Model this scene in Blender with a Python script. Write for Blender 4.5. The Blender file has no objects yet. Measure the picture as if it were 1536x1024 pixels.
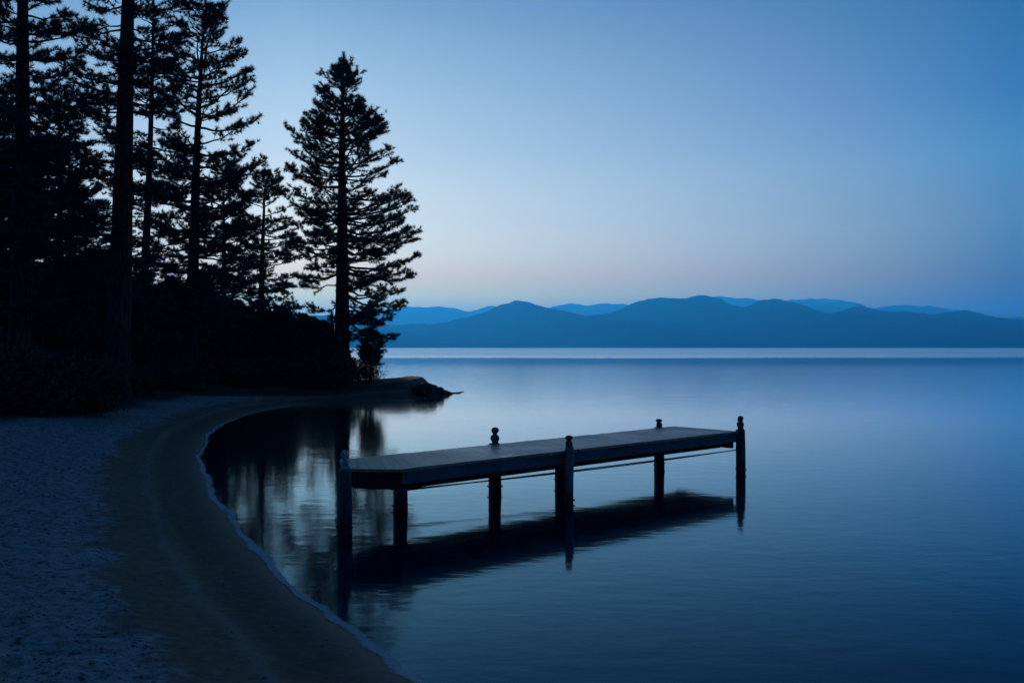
import bpy, bmesh, math, random
import numpy as np
from mathutils import Vector, Matrix, noise as mnoise

sc = bpy.context.scene
COL = sc.collection
# ------------------------------------------------------------------ camera
F, W, H, HC = 1540.0, 1536.0, 1024.0, 2.4
PITCH = math.atan((520.5 - 512.0) / F)
cam = bpy.data.cameras.new("camera")
cam.lens = F / W * 36.0
cam.sensor_width = 36.0
cam.clip_start = 0.1
cam.clip_end = 60000.0
camo = bpy.data.objects.new("camera", cam)
camo.location = (0, 0, HC)
camo.rotation_euler = (math.pi / 2 + PITCH, 0, 0)
COL.objects.link(camo)
sc.camera = camo
CP, SP = math.cos(PITCH), math.sin(PITCH)


def ray(px, py):
    a, b = (px - 768.0) / F, -(py - 512.0) / F
    return (a, CP - b * SP, SP + b * CP)


def at_z(px, py, z):
    d = ray(px, py)
    t = (z - HC) / d[2]
    return (d[0] * t, d[1] * t, z)


def at_y(px, py, Y):
    d = ray(px, py)
    t = Y / d[1]
    return (d[0] * t, Y, HC + d[2] * t)


# ------------------------------------------------------------------ helpers
def link_mesh(name, V, Fc, mat, parent=None, origin=(0, 0, 0), smooth=False):
    V = np.asarray(V, dtype=np.float64) - np.asarray(origin, dtype=np.float64)
    me = bpy.data.meshes.new(name)
    me.from_pydata([tuple(v) for v in V], [], [tuple(f) for f in Fc])
    me.update()
    if smooth:
        me.polygons.foreach_set("use_smooth", [True] * len(me.polygons))
    if mat:
        me.materials.append(mat)
    o = bpy.data.objects.new(name, me)
    COL.objects.link(o)
    if parent is not None:
        o.parent = parent
    else:
        o.location = origin
    return o


def link_tris(name, V, mat, parent=None, origin=(0, 0, 0)):
    """V: (n,3,3) array of triangles."""
    V = (np.asarray(V, dtype=np.float32) - np.asarray(origin, dtype=np.float32)).reshape(-1, 3)
    n = len(V) // 3
    me = bpy.data.meshes.new(name)
    me.vertices.add(len(V))
    me.vertices.foreach_set("co", V.ravel())
    me.loops.add(len(V))
    me.loops.foreach_set("vertex_index", np.arange(len(V), dtype=np.int32))
    me.polygons.add(n)
    me.polygons.foreach_set("loop_start", np.arange(0, 3 * n, 3, dtype=np.int32))
    me.update()
    me.validate()
    me.materials.append(mat)
    o = bpy.data.objects.new(name, me)
    COL.objects.link(o)
    if parent is not None:
        o.parent = parent
    else:
        o.location = origin
    return o


def tag(o, label=None, cat=None, group=None, kind=None):
    if label:
        o["label"] = label
    if cat:
        o["category"] = cat
    if group:
        o["group"] = group
    if kind:
        o["kind"] = kind
    return o


def empty(name, loc, label, cat, group=None):
    o = bpy.data.objects.new(name, None)
    o.location = loc
    o.empty_display_size = 0.3
    COL.objects.link(o)
    return tag(o, label, cat, group)


class MB:
    def __init__(self):
        self.v, self.f = [], []

    def add(self, V, Fc):
        n = len(self.v)
        self.v.extend([tuple(x) for x in V])
        self.f.extend([tuple(i + n for i in f) for f in Fc])

    def tube(self, pts, rad, n=8, cap=True):
        pts = [Vector(p) for p in pts]
        V, Fc = [], []
        ref = None
        for i, p in enumerate(pts):
            d = (pts[min(i + 1, len(pts) - 1)] - pts[max(i - 1, 0)]).normalized()
            if ref is None:
                ref = Vector((1, 0, 0)) if abs(d.x) < 0.8 else Vector((0, 1, 0))
            u = d.cross(ref).normalized()
            w = d.cross(u).normalized()
            ref = -w if False else ref
            for k in range(n):
                a = 2 * math.pi * k / n
                V.append(p + (u * math.cos(a) + w * math.sin(a)) * rad[i])
        for i in range(len(pts) - 1):
            for k in range(n):
                a, b = i * n + k, i * n + (k + 1) % n
                Fc.append((a, b, b + n, a + n))
        if cap:
            Fc.append(tuple(range(n - 1, -1, -1)))
            Fc.append(tuple(range((len(pts) - 1) * n, len(pts) * n)))
        self.add(V, Fc)

    def prism(self, poly_bottom, poly_top):
        n = len(poly_bottom)
        V = list(poly_bottom) + list(poly_top)
        Fc = [tuple(range(n - 1, -1, -1)), tuple(range(n, 2 * n))]
        for k in range(n):
            b = (k + 1) % n
            Fc.append((k, b, b + n, k + n))
        self.add(V, Fc)

    def beam(self, p, q, width, z0, z1):
        """horizontal board from p to q (plan), given width, between z0 and z1"""
        p, q = Vector(p[:2]), Vector(q[:2])
        d = (q - p).normalized()
        s = Vector((-d.y, d.x)) * width / 2
        pl = [p - s, q - s, q + s, p + s]
        self.prism([(a.x, a.y, z0) for a in pl], [(a.x, a.y, z1) for a in pl])

    def lathe(self, c, prof, n=16, wob=None):
        V, Fc = [], []
        for i, (r, z) in enumerate(prof):
            for k in range(n):
                a = 2 * math.pi * k / n
                rr = r * (1 + (wob(a, z) if wob else 0))
                V.append((c[0] + rr * math.cos(a), c[1] + rr * math.sin(a), z))
        for i in range(len(prof) - 1):
            for k in range(n):
                a, b = i * n + k, i * n + (k + 1) % n
                Fc.append((a, b, b + n, a + n))
        Fc.append(tuple(range(n - 1, -1, -1)))
        Fc.append(tuple(range((len(prof) - 1) * n, len(prof) * n)))
        self.add(V, Fc)

    def build(self, name, mat, parent=None, origin=(0, 0, 0), smooth=False):
        return link_mesh(name, self.v, self.f, mat, parent, origin, smooth)


# ------------------------------------------------------------------ materials
class NT:
    def __init__(self, name):
        self.m = bpy.data.materials.new(name)
        self.m.use_nodes = True
        self.t = self.m.node_tree
        self.b = self.t.nodes["Principled BSDF"]

    def n(self, typ, **kw):
        nd = self.t.nodes.new(typ)
        for k, v in kw.items():
            if k in nd.bl_rna.properties:
                setattr(nd, k, v)
            else:
                nd.inputs[k.replace("_", " ")].default_value = v
        return nd

    def l(self, a, b):
        self.t.links.new(a, b)

    def coords(self, scale=(1, 1, 1), obj=False):
        mp = self.n("ShaderNodeMapping")
        mp.inputs["Scale"].default_value = scale
        if obj:
            self.l(self.n("ShaderNodeTexCoord").outputs["Object"], mp.inputs[0])
        else:
            self.l(self.n("ShaderNodeNewGeometry").outputs["Position"], mp.inputs[0])
        return mp.outputs[0]

    def noise(self, co, scale, detail=4, rough=0.55):
        nd = self.n("ShaderNodeTexNoise", Scale=scale, Detail=detail, Roughness=rough)
        self.l(co, nd.inputs["Vector"])
        return nd.outputs["Fac"]

    def ramp(self, fac, stops, interp="LINEAR"):
        r = self.n("ShaderNodeValToRGB")
        r.color_ramp.interpolation = interp
        el = r.color_ramp.elements
        while len(el) < len(stops):
            el.new(0.5)
        for e, (p, c) in zip(el, stops):
            e.position = p
            e.color = (c, c, c, 1) if isinstance(c, (int, float)) else (*c, 1)
        self.l(fac, r.inputs[0])
        return r.outputs[0]

    def mix(self, fac, a, b, mode="MIX"):
        m = self.n("ShaderNodeMix", data_type="RGBA", blend_type=mode)
        for s, v in ((m.inputs[0], fac), (m.inputs[6], a), (m.inputs[7], b)):
            if isinstance(v, (int, float)):
                s.default_value = v
            elif isinstance(v, tuple):
                s.default_value = (*v, 1)
            else:
                self.l(v, s)
        return m.outputs[2]

    def math(self, op, a, b=0.0, clamp=False):
        m = self.n("ShaderNodeMath", operation=op, use_clamp=clamp)
        for s, v in ((m.inputs[0], a), (m.inputs[1], b)):
            if isinstance(v, (int, float)):
                s.default_value = v
            else:
                self.l(v, s)
        return m.outputs[0]

    def maprange(self, v, a, b, c=0.0, d=1.0, smooth=False):
        m = self.n("ShaderNodeMapRange", interpolation_type="SMOOTHSTEP" if smooth else "LINEAR")
        for i, x in zip((1, 2, 3, 4), (a, b, c, d)):
            m.inputs[i].default_value = x
        self.l(v, m.inputs[0])
        return m.outputs[0]

    def bump(self, h, dist, strength=1.0, nrm=None):
        b = self.n("ShaderNodeBump")
        b.inputs["Strength"].default_value = strength
        b.inputs["Distance"].default_value = dist
        self.l(h, b.inputs["Height"])
        if nrm:
            self.l(nrm, b.inputs["Normal"])
        return b.outputs[0]

    def set(self, col=None, rough=None, nrm=None, spec=None):
        for key, v in (("Base Color", col), ("Roughness", rough), ("Normal", nrm), ("Specular IOR Level", spec)):
            if v is None:
                continue
            if isinstance(v, (int, float)):
                self.b.inputs[key].default_value = v
            elif isinstance(v, tuple):
                self.b.inputs[key].default_value = (*v, 1)
            else:
                self.l(v, self.b.inputs[key])
        return self.m


def mat_needles(name, c0, c1):
    t = NT(name)
    co = t.coords()
    f = t.noise(co, 1.7, 3)
    return t.set(t.ramp(f, [(0.3, c0), (0.7, c1)]), 0.7, None, 0.15)


def mat_bark():
    t = NT("pine_bark")
    co = t.coords((6, 6, 1.2), True)
    f = t.noise(co, 2.2, 6, 0.65)
    col = t.ramp(f, [(0.35, (0.02, 0.017, 0.015)), (0.65, (0.10, 0.078, 0.064))])
    return t.set(col, 0.9, t.bump(f, 0.05), 0.1)


def mat_wood(name, dark, light, along, stain=False):
    t = NT(name)
    co = t.coords(along)
    f = t.noise(co, 1.0, 8, 0.65)
    g = t.noise(t.coords(), 1.1, 4)
    col = t.mix(t.ramp(f, [(0.3, 0.0), (0.7, 1.0)]), dark, light)
    col = t.mix(t.ramp(g, [(0.35, 0.55), (0.65, 0.0)]), col, tuple(x * 0.45 for x in dark))
    if stain:
        sep = t.n("ShaderNodeSeparateXYZ")
        t.l(t.coords(), sep.inputs[0])
        z = t.math("ADD", sep.outputs[2], t.math("MULTIPLY", t.noise(t.coords(), 9, 3), 0.12))
        wet = t.maprange(z, 0.18, 0.34, 0.75, 0.0)
        col = t.mix(wet, col, (0.012, 0.014, 0.014))
    return t.set(col, 0.72, t.bump(f, 0.006), 0.35)


M_NEEDLE = mat_needles("pine_needles", (0.032, 0.068, 0.064), (0.06, 0.115, 0.098))
M_NEEDLE2 = mat_needles("young_pine_needles", (0.03, 0.062, 0.054), (0.055, 0.105, 0.082))
M_LEAF = mat_needles("shrub_leaves", (0.035, 0.058, 0.036), (0.07, 0.105, 0.065))
M_BARK = mat_bark()
M_POST = mat_wood("weathered_piling", (0.055, 0.068, 0.078), (0.15, 0.175, 0.195), (14, 14, 1.6), True)
M_POST2 = mat_wood("pale_piling", (0.16, 0.19, 0.21), (0.36, 0.41, 0.44), (14, 14, 1.6), True)  # paler tone of the piling wood, for two of the posts
M_BOARD = mat_wood("weathered_board", (0.085, 0.125, 0.155), (0.17, 0.23, 0.27), (3, 3, 22))
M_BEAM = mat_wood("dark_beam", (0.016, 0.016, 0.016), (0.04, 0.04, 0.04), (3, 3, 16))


def mat_deck(direction):
    t = NT("deck_planks")
    ang = math.atan2(direction[1], direction[0])
    mp = t.n("ShaderNodeMapping")
    mp.inputs["Rotation"].default_value = (0, 0, -ang)
    t.l(t.n("ShaderNodeNewGeometry").outputs["Position"], mp.inputs[0])
    m2 = t.n("ShaderNodeMapping")
    m2.inputs["Scale"].default_value = (1.2, 26, 1)
    t.l(mp.outputs[0], m2.inputs[0])
    grain = t.noise(m2.outputs[0], 1.0, 8, 0.7)
    m3 = t.n("ShaderNodeMapping")
    m3.inputs["Scale"].default_value = (0.35, 6.9, 1)
    t.l(mp.outputs[0], m3.inputs[0])
    board = t.noise(m3.outputs[0], 1.0, 1)
    worn = t.noise(t.coords(), 0.9, 5, 0.6)
    rnd = t.n("ShaderNodeNewGeometry").outputs["Random Per Island"]
    col = t.mix(t.ramp(grain, [(0.25, 0.0), (0.75, 1.0)]), (0.42, 0.27, 0.17), (0.66, 0.44, 0.29))
    col = t.mix(t.maprange(rnd, 0, 1, 0.0, 0.4), col, (0.32, 0.215, 0.15))
    col = t.mix(t.ramp(worn, [(0.38, 0.6), (0.62, 0.0)]), col, (0.14, 0.12, 0.11))
    m4 = t.n("ShaderNodeMapping")
    m4.inputs["Scale"].default_value = (2.2, 7.0, 1)
    t.l(mp.outputs[0], m4.inputs[0])
    knot = t.noise(m4.outputs[0], 1.0, 3, 0.6)
    col = t.mix(t.ramp(knot, [(0.66, 0.0), (0.74, 0.75)]), col, (0.05, 0.04, 0.035))
    return t.set(col, t.maprange(worn, 0.3, 0.7, 0.34, 0.5), t.bump(t.math("ADD", grain, t.math("MULTIPLY", 2.0)), 0.0015), 0.38)


def mat_finial(name, c, pale):
    t = NT(name)
    f = t.noise(t.coords(), 24, 4)
    return t.set(t.ramp(f, [(0.4, c), (0.62, pale)]), 0.6, t.bump(f, 0.006), 0.4)


M_FIN = mat_finial("worn_iron_cap", (0.03, 0.035, 0.04), (0.16, 0.18, 0.19))
M_FINP = mat_finial("pale_worn_cap", (0.2, 0.22, 0.24), (0.75, 0.78, 0.8))


def mat_plain(name, c, r=0.7, s=0.3):
    t = NT(name)
    f = t.noise(t.coords(), 7, 4)
    return t.set(t.ramp(f, [(0.3, tuple(x * 0.7 for x in c)), (0.7, c)]), r, None, s)


M_CABLE = mat_plain("tarred_cable", (0.03, 0.03, 0.032))


def mat_rock():
    t = NT("shore_rock")
    f = t.noise(t.coords(), 3.0, 7, 0.65)
    return t.set(t.ramp(f, [(0.3, (0.025, 0.024, 0.024)), (0.7, (0.10, 0.095, 0.09))]), 0.8, t.bump(f, 0.06), 0.3)


M_ROCK = mat_rock()


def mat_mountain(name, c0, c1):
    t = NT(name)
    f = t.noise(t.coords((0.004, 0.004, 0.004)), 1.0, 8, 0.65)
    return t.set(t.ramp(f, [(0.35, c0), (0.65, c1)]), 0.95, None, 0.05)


# ------------------------------------------------------------------ shoreline
SHORE_PX = [(634, 1024), (582, 985), (525, 945), (450, 890), (400, 836), (350, 782), (320, 738), (304, 702), (302, 676),
            (318, 649), (355, 628), (420, 611), (500, 603), (560, 601), (610, 600), (645, 598), (668, 593), (676, 589)]
shore = [(8.0, 0.6), (3.5, 3.2), (1.1, 5.2)] + [at_z(x, y, 0)[:2] for x, y in SHORE_PX]
near_end = [(300, -60), (60, -12), (20, -3)]
far_side = [(-3.6, 57.5), (-5.5, 59), (-9.0, 70), (-12.3, 95), (-17.5, 135), (-35, 220), (-120, 340), (-320, 480), (-900, 600)]
poly = near_end + shore + far_side + [(-4000, 700), (-4000, -1500), (300, -1500)]


def smooth_line(pts, n):
    """Catmull-Rom through pts"""
    out = []
    P = [np.array(p, float) for p in pts]
    for i in range(len(P) - 1):
        p0, p1, p2, p3 = P[max(i - 1, 0)], P[i], P[i + 1], P[min(i + 2, len(P) - 1)]
        for k in range(n):
            t = k / n
            out.append(0.5 * ((2 * p1) + (-p0 + p2) * t + (2 * p0 - 5 * p1 + 4 * p2 - p3) * t * t + (-p0 + 3 * p1 - 3 * p2 + p3) * t ** 3))
    out.append(P[-1])
    return out


shore_s = smooth_line(shore, 8)
POLY = np.array([*near_end, *[tuple(p) for p in shore_s], *far_side, (-4000, 700), (-4000, -1500), (300, -1500)], float)


def sdf(X, Y):
    """signed distance to the shoreline, + on land"""
    sh = X.shape
    x, y = X.ravel(), Y.ravel()
    best = np.full(x.shape, 1e18)
    inside = np.zeros(x.shape, bool)
    n = len(POLY)
    for i in range(n):
        ax, ay = POLY[i]
        bx, by = POLY[(i + 1) % n]
        dx, dy = bx - ax, by - ay
        t = np.clip(((x - ax) * dx + (y - ay) * dy) / (dx * dx + dy * dy), 0, 1)
        best = np.minimum(best, (x - ax - t * dx) ** 2 + (y - ay - t * dy) ** 2)
        if abs(dy) > 1e-12:
            c = (ay > y) != (by > y)
            inside ^= c & (x < ax + (y - ay) / dy * dx)
    d = np.sqrt(best)
    return np.where(inside, d, -d).reshape(sh)


def vnoise(X, Y, scale, seed):
    """cheap smooth value noise"""
    rs = np.random.RandomState(seed)
    tab = rs.rand(256, 256)
    x, y = X * scale + 1000.37, Y * scale + 1000.71
    xi, yi = np.floor(x).astype(int), np.floor(y).astype(int)
    fx, fy = x - xi, y - yi
    fx, fy = fx * fx * (3 - 2 * fx), fy * fy * (3 - 2 * fy)
    g = lambda a, b: tab[a % 256, b % 256]
    return (g(xi, yi) * (1 - fx) + g(xi + 1, yi) * fx) * (1 - fy) + (g(xi, yi + 1) * (1 - fx) + g(xi + 1, yi + 1) * fx) * fy - 0.5


def ground_z(X, Y, d=None):
    X, Y = np.asarray(X, float), np.asarray(Y, float)
    if d is None:
        d = sdf(X, Y)
    near = np.interp(d, [-40, -10, 0, 0.3, 1.75, 2.3, 4, 7.5, 12, 18, 30, 70, 400, 3000], [-3, -1.6, 0, 0.05, 0.21, 0.30, 0.46, 0.70, 1.5, 2.7, 4.2, 7.0, 10, 16])
    far = np.interp(d, [-40, -10, 0, 0.5, 1.0, 1.45, 2.2, 8, 30, 70, 400, 3000], [-3, -1.6, 0, 0.08, 0.36, 0.78, 0.83, 0.9, 1.6, 3.0, 6, 12])
    w = np.clip((X + 9.5) / 4.0, 0, 1) * np.clip((Y - 40) / 4, 0, 1)
    z = near * (1 - w) + far * w
    z = z * (1 - np.clip(d, 0, 1) * 0.5 * np.clip((X + 4.0) / 0.8, 0, 1) * np.clip((Y - 40) / 4, 0, 1))
    land = np.clip(d / 1.5, 0, 1)
    z = z + land * (vnoise(X, Y, 0.35, 1) * 0.10 + vnoise(X, Y, 1.3, 2) * 0.035)
    dry = np.clip((d - 1.6) / 0.8, 0, 1) * np.clip((70 - Y) / 20, 0, 1)
    z = z + dry * (vnoise(X, Y, 3.6, 3) * 0.05 + vnoise(X, Y, 9, 4) * 0.025)
    wet = np.clip(d / 0.4, 0, 1) * np.clip((2.2 - d) / 0.4, 0, 1)
    z = z + wet * (vnoise(X, Y, 6, 5) * 0.008)
    for c, s, a in ((1.02, 0.05, 0.018), (0.84, 0.07, -0.014), (1.75, 0.12, 0.03)):
        cc = c + vnoise(X, Y, 0.5, 7) * 0.22
        z = z + a * np.exp(-((d - cc) / s) ** 2) * np.clip(1 - (Y - 45) / 5, 0, 1)
    return z


def gz(x, y):
    return float(ground_z(np.array([x]), np.array([y]))[0])


# ------------------------------------------------------------------ ground sheet
def geo(a, b, n):
    return list(np.sign(a) * np.geomspace(abs(a), abs(b), n))


xs = geo(-9000, -40, 26)[:-1] + list(np.arange(-40, -20, 0.5)) + list(np.arange(-20, 6, 0.085)) + list(np.arange(6, 20, 0.8)) + geo(20, 9000, 24)
ys = geo(-900, -4, 16) + list(np.arange(-3, 4, 0.5)) + list(np.geomspace(4, 80, 330)) + list(np.geomspace(84, 11000, 40))
XX, YY = np.meshgrid(np.array(xs), np.array(ys))
DD = sdf(XX, YY)
ZZ = ground_z(XX, YY, DD)
nx, ny = len(xs), len(ys)
me = bpy.data.meshes.new("beach_ground")
V = np.stack([XX, YY, ZZ], -1).reshape(-1, 3)
idx = np.arange(nx * ny).reshape(ny, nx)
Q = np.stack([idx[:-1, :-1], idx[:-1, 1:], idx[1:, 1:], idx[1:, :-1]], -1).reshape(-1, 4)
me.vertices.add(len(V))
me.vertices.foreach_set("co", V.astype(np.float32).ravel())
me.loops.add(Q.size)
me.loops.foreach_set("vertex_index", Q.astype(np.int32).ravel())
me.polygons.add(len(Q))
me.polygons.foreach_set("loop_start", np.arange(0, Q.size, 4, dtype=np.int32))
me.polygons.foreach_set("use_smooth", np.ones(len(Q), dtype=bool))
me.update()
at = me.attributes.new("shore", "FLOAT", "POINT")
at.data.foreach_set("value", DD.astype(np.float32).ravel())
ground = bpy.data.objects.new("beach", me)
COL.objects.link(ground)
tag(ground, kind="structure")


def mat_ground():
    t = NT("beach_sand")
    a = t.n("ShaderNodeAttribute", attribute_name="shore")
    d0 = a.outputs["Fac"]
    co = t.coords()
    n1 = t.noise(co, 1.6, 5, 0.6)
    n2 = t.noise(co, 9, 6, 0.65)
    n3 = t.noise(co, 42, 4, 0.6)
    big = t.noise(co, 0.35, 4)
    sep = t.n("ShaderNodeSeparateXYZ")
    t.l(co, sep.inputs[0])
    d = t.math("ADD", d0, t.math("MULTIPLY", t.math("SUBTRACT", n1, 0.5), 1.3))
    # wet brown sand by the water, pale dry sand above, dark needle litter further in
    wet = t.mix(t.ramp(n2, [(0.3, 0.0), (0.7, 1.0)]), (0.15, 0.092, 0.055), (0.27, 0.175, 0.112))
    wet = t.mix(t.maprange(d0, 0.05, 0.45, 0.6, 0.0), wet, (0.10, 0.075, 0.055))
    wet = t.mix(t.math("MULTIPLY", t.maprange(d0, 0.75, 0.95, 1, 0, True), 0.38), wet, (0.05, 0.033, 0.022))
    line = t.math("ADD", d0, t.math("MULTIPLY", t.math("SUBTRACT", n1, 0.5), 0.35))
    l1 = t.math("SUBTRACT", 1.0, t.math("MULTIPLY", t.math("ABSOLUTE", t.math("SUBTRACT", line, 1.02)), 11.0), True)
    wet = t.mix(t.math("MULTIPLY", l1, 0.55), wet, (0.27, 0.24, 0.21))
    dry = t.mix(t.ramp(n2, [(0.32, 0.0), (0.68, 1.0)]), (0.19, 0.21, 0.205), (0.36, 0.385, 0.38))
    speck = t.ramp(t.math("MULTIPLY", n2, t.math("ADD", n3, 0.55)), [(0.38, 0.6), (0.52, 0.0)])
    dry = t.mix(speck, dry, (0.07, 0.06, 0.05))
    dq = t.math('ADD', d0, t.math('ADD', t.math('MULTIPLY', t.math('SUBTRACT', n1, 0.5), 1.5), t.math('MULTIPLY', t.math('SUBTRACT', n2, 0.5), 0.55)))
    col = t.mix(t.maprange(dq, 1.55, 1.98, 0, 1, True), wet, dry)
    lit = t.mix(t.ramp(n2, [(0.3, 0.0), (0.7, 1.0)]), (0.03, 0.023, 0.016), (0.07, 0.053, 0.038))
    yy = sep.outputs[1]
    edge = t.maprange(yy, 14, 34, 7.0, 3.2)
    edge = t.math("SUBTRACT", edge, t.maprange(yy, 41, 46, 0.0, 2.2))
    dd = t.math("SUBTRACT", t.math("ADD", d0, t.math("MULTIPLY", t.math("SUBTRACT", big, 0.5), 1.8)), edge)
    col = t.mix(t.maprange(dd, -0.35, 0.6, 0, 1, True), col, lit)
    col = t.mix(t.maprange(d0, -0.6, -0.05, 1, 0), col, (0.05, 0.05, 0.045))
    h = t.math("ADD", t.math("MULTIPLY", n2, 1.0), t.math("MULTIPLY", n3, 0.35))
    amt = t.maprange(d, 1.2, 2.4, 0.028, 0.065)
    hb = t.math("MULTIPLY", h, amt)
    rough = t.maprange(d0, 0.0, 0.5, 0.45, 0.9)
    return t.set(col, rough, t.bump(hb, 1.0), 0.25)


me.materials.append(mat_ground())

# ------------------------------------------------------------------ water
def mat_water():
    t = NT("lake_water")
    co = t.coords()
    a = t.noise(t.coords((0.8, 1.25, 1)), 2.6, 3, 0.5)
    b = t.noise(t.coords((0.5, 1.0, 1)), 0.55, 2, 0.5)
    c = t.noise(co, 9, 2, 0.5)
    sep = t.n("ShaderNodeSeparateXYZ")
    t.l(co, sep.inputs[0])
    y = sep.outputs[1]
    h = t.math("ADD", t.math("ADD", t.math("MULTIPLY", a, 1.0), t.math("MULTIPLY", b, 1.6)), t.math("MULTIPLY", c, 0.12))
    # a breeze roughens the far water; close in it lies calm, with a faint riffled belt off the point
    wav = t.math("ADD", y, t.math("MULTIPLY", t.math("SUBTRACT", t.noise(t.coords((0.006, 0.006, 1)), 1.0, 3), 0.5), 90.0))
    wind = t.maprange(wav, 205, 320, 0, 1, True)
    riff = t.math("MULTIPLY", t.maprange(y, 30, 55, 0, 1, True), t.maprange(y, 100, 170, 1, 0, True))
    amp = t.math("ADD", 0.0027, t.math("MULTIPLY", riff, 0.003))
    hb = t.math("MULTIPLY", h, amp)
    rough = t.math("ADD", 0.068, t.math("MULTIPLY", wind, 0.30))
    rough = t.math("ADD", rough, t.math("MULTIPLY", riff, 0.03))
    nrm = t.bump(hb, 1.0)
    t.t.nodes.remove(t.b)
    fr = t.n("ShaderNodeFresnel", IOR=1.33)
    t.l(nrm, fr.inputs["Normal"])
    f = fr.outputs[0]
    tint = t.ramp(f, [(0.12, (0.38, 0.80, 1.0)), (0.48, (0.58, 0.84, 1.0)), (0.70, (0.88, 0.965, 1.0))])
    gl = t.n("ShaderNodeBsdfGlossy", distribution="MULTI_GGX")
    body = t.n("ShaderNodeBsdfDiffuse")
    body.inputs["Color"].default_value = (0.002, 0.013, 0.029, 1)
    t.l(tint, gl.inputs["Color"])
    t.l(rough, gl.inputs["Roughness"])
    t.l(nrm, gl.inputs["Normal"])
    mx = t.n("ShaderNodeMixShader")
    fac = t.math("MULTIPLY", t.math("POWER", f, 1.6), 1.95, True)
    t.l(fac, mx.inputs[0])
    t.l(body.outputs[0], mx.inputs[1])
    t.l(gl.outputs[0], mx.inputs[2])
    t.l(mx.outputs[0], t.t.nodes["Material Output"].inputs[0])
    return t.m


wm = MB()
wx = [-8800, -300, 300, 8800]
wy = [-800, 0, 400, 10500]
for i in range(3):
    for j in range(3):
        pass
WV = [(x, y, 0.0) for y in wy for x in wx]
WF = [(j * 4 + i, j * 4 + i + 1, (j + 1) * 4 + i + 1, (j + 1) * 4 + i) for j in range(3) for i in range(3)]
tag(link_mesh("lake_water", WV, WF, mat_water()), kind="structure")

# foam line along the shore
rs = np.random.RandomState(5)


def foam_ribbon(mb, offset, wid, y0, y1, seed, gap=0.0):
    pts = [p for p in smooth_line(shore, 40)]
    P = np.array(pts)
    T = np.gradient(P, axis=0)
    T /= np.linalg.norm(T, axis=1)[:, None]
    Nn = np.stack([T[:, 1], -T[:, 0]], 1)      # towards the water
    s = np.concatenate([[0], np.cumsum(np.linalg.norm(np.diff(P, axis=0), axis=1))])
    L = np.arange(0, s[-1], 0.035)
    X, Yv = np.interp(L, s, P[:, 0]), np.interp(L, s, P[:, 1])
    NX, NY = np.interp(L, s, Nn[:, 0]), np.interp(L, s, Nn[:, 1])
    o = offset + vnoise(L, L * 0, 0.5, seed) * 0.20 + vnoise(L, L * 0, 2.2, seed + 1) * 0.06
    w1 = wid * (0.8 + vnoise(L, L * 0, 0.7, seed + 2) * 0.9 + vnoise(L, L * 0, 7, seed + 3) * 0.25)
    w2 = wid * (0.8 + vnoise(L, L * 0, 0.6, seed + 4) * 0.9 + vnoise(L, L * 0, 9, seed + 5) * 0.25)
    fade = np.clip((Yv - y0) / 1.0, 0, 1) * np.clip((y1 - Yv) / 6.0, 0, 1)
    keep = (vnoise(L, L * 0, 0.8, seed + 6) + 0.5 > gap) & (fade > 0.02)
    w1, w2 = np.clip(w1, 0.006, 9) * fade, np.clip(w2, 0.006, 9) * fade
    V, Fc = [], []
    NK = 7
    for i in range(len(L)):
        for k in range(NK):
            e_ = k / (NK - 1) * 2 - 1
            q = o[i] + (w1[i] if e_ < 0 else w2[i]) * e_
            V.append((X[i] + NX[i] * q, Yv[i] + NY[i] * q, 0.006 + 0.006 * (1 - e_ * e_)))
            EDGE.append((1 - abs(e_)) * min(1.0, fade[i] * 1.5))
    for i in range(len(L) - 1):
        if keep[i]:
            for k in range(NK - 1):
                Fc.append((i * NK + k, i * NK + k + 1, (i + 1) * NK + k + 1, (i + 1) * NK + k))
    V = np.array(V)
    g = ground_z(V[:, 0], V[:, 1])
    V[:, 2] += np.maximum(g, 0.0)
    mb.add(V, Fc)


EDGE = []
fm = MB()
foam_ribbon(fm, 0.0, 0.12, 3.0, 37.0, 20)


def mat_foam():
    t = NT("shore_foam")
    t.set((0.46, 0.49, 0.50), 0.7, None, 0.3)
    e_ = t.n("ShaderNodeAttribute", attribute_name="edge").outputs["Fac"]
    f = t.noise(t.coords(), 14, 6, 0.7)
    g = t.noise(t.coords(), 2.5, 3, 0.6)
    v = t.math("ADD", e_, t.math("ADD", t.math("MULTIPLY", t.math("SUBTRACT", f, 0.5), 0.9), t.math("MULTIPLY", t.math("SUBTRACT", g, 0.5), 1.0)))
    a = t.math("MULTIPLY", t.maprange(v, 0.12, 0.75, 0, 0.7, True), t.maprange(e_, 0.0, 0.22, 0, 1, True))
    t.l(a, t.b.inputs["Alpha"])
    return t.m


fo_ = fm.build("shore_foam", mat_foam(), smooth=True)
fa = fo_.data.attributes.new("edge", "FLOAT", "POINT")
fa.data.foreach_set("value", np.array(EDGE, dtype=np.float32))
tag(fo_, "thin pale foam line where the lake laps the sand", kind="stuff")

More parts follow.
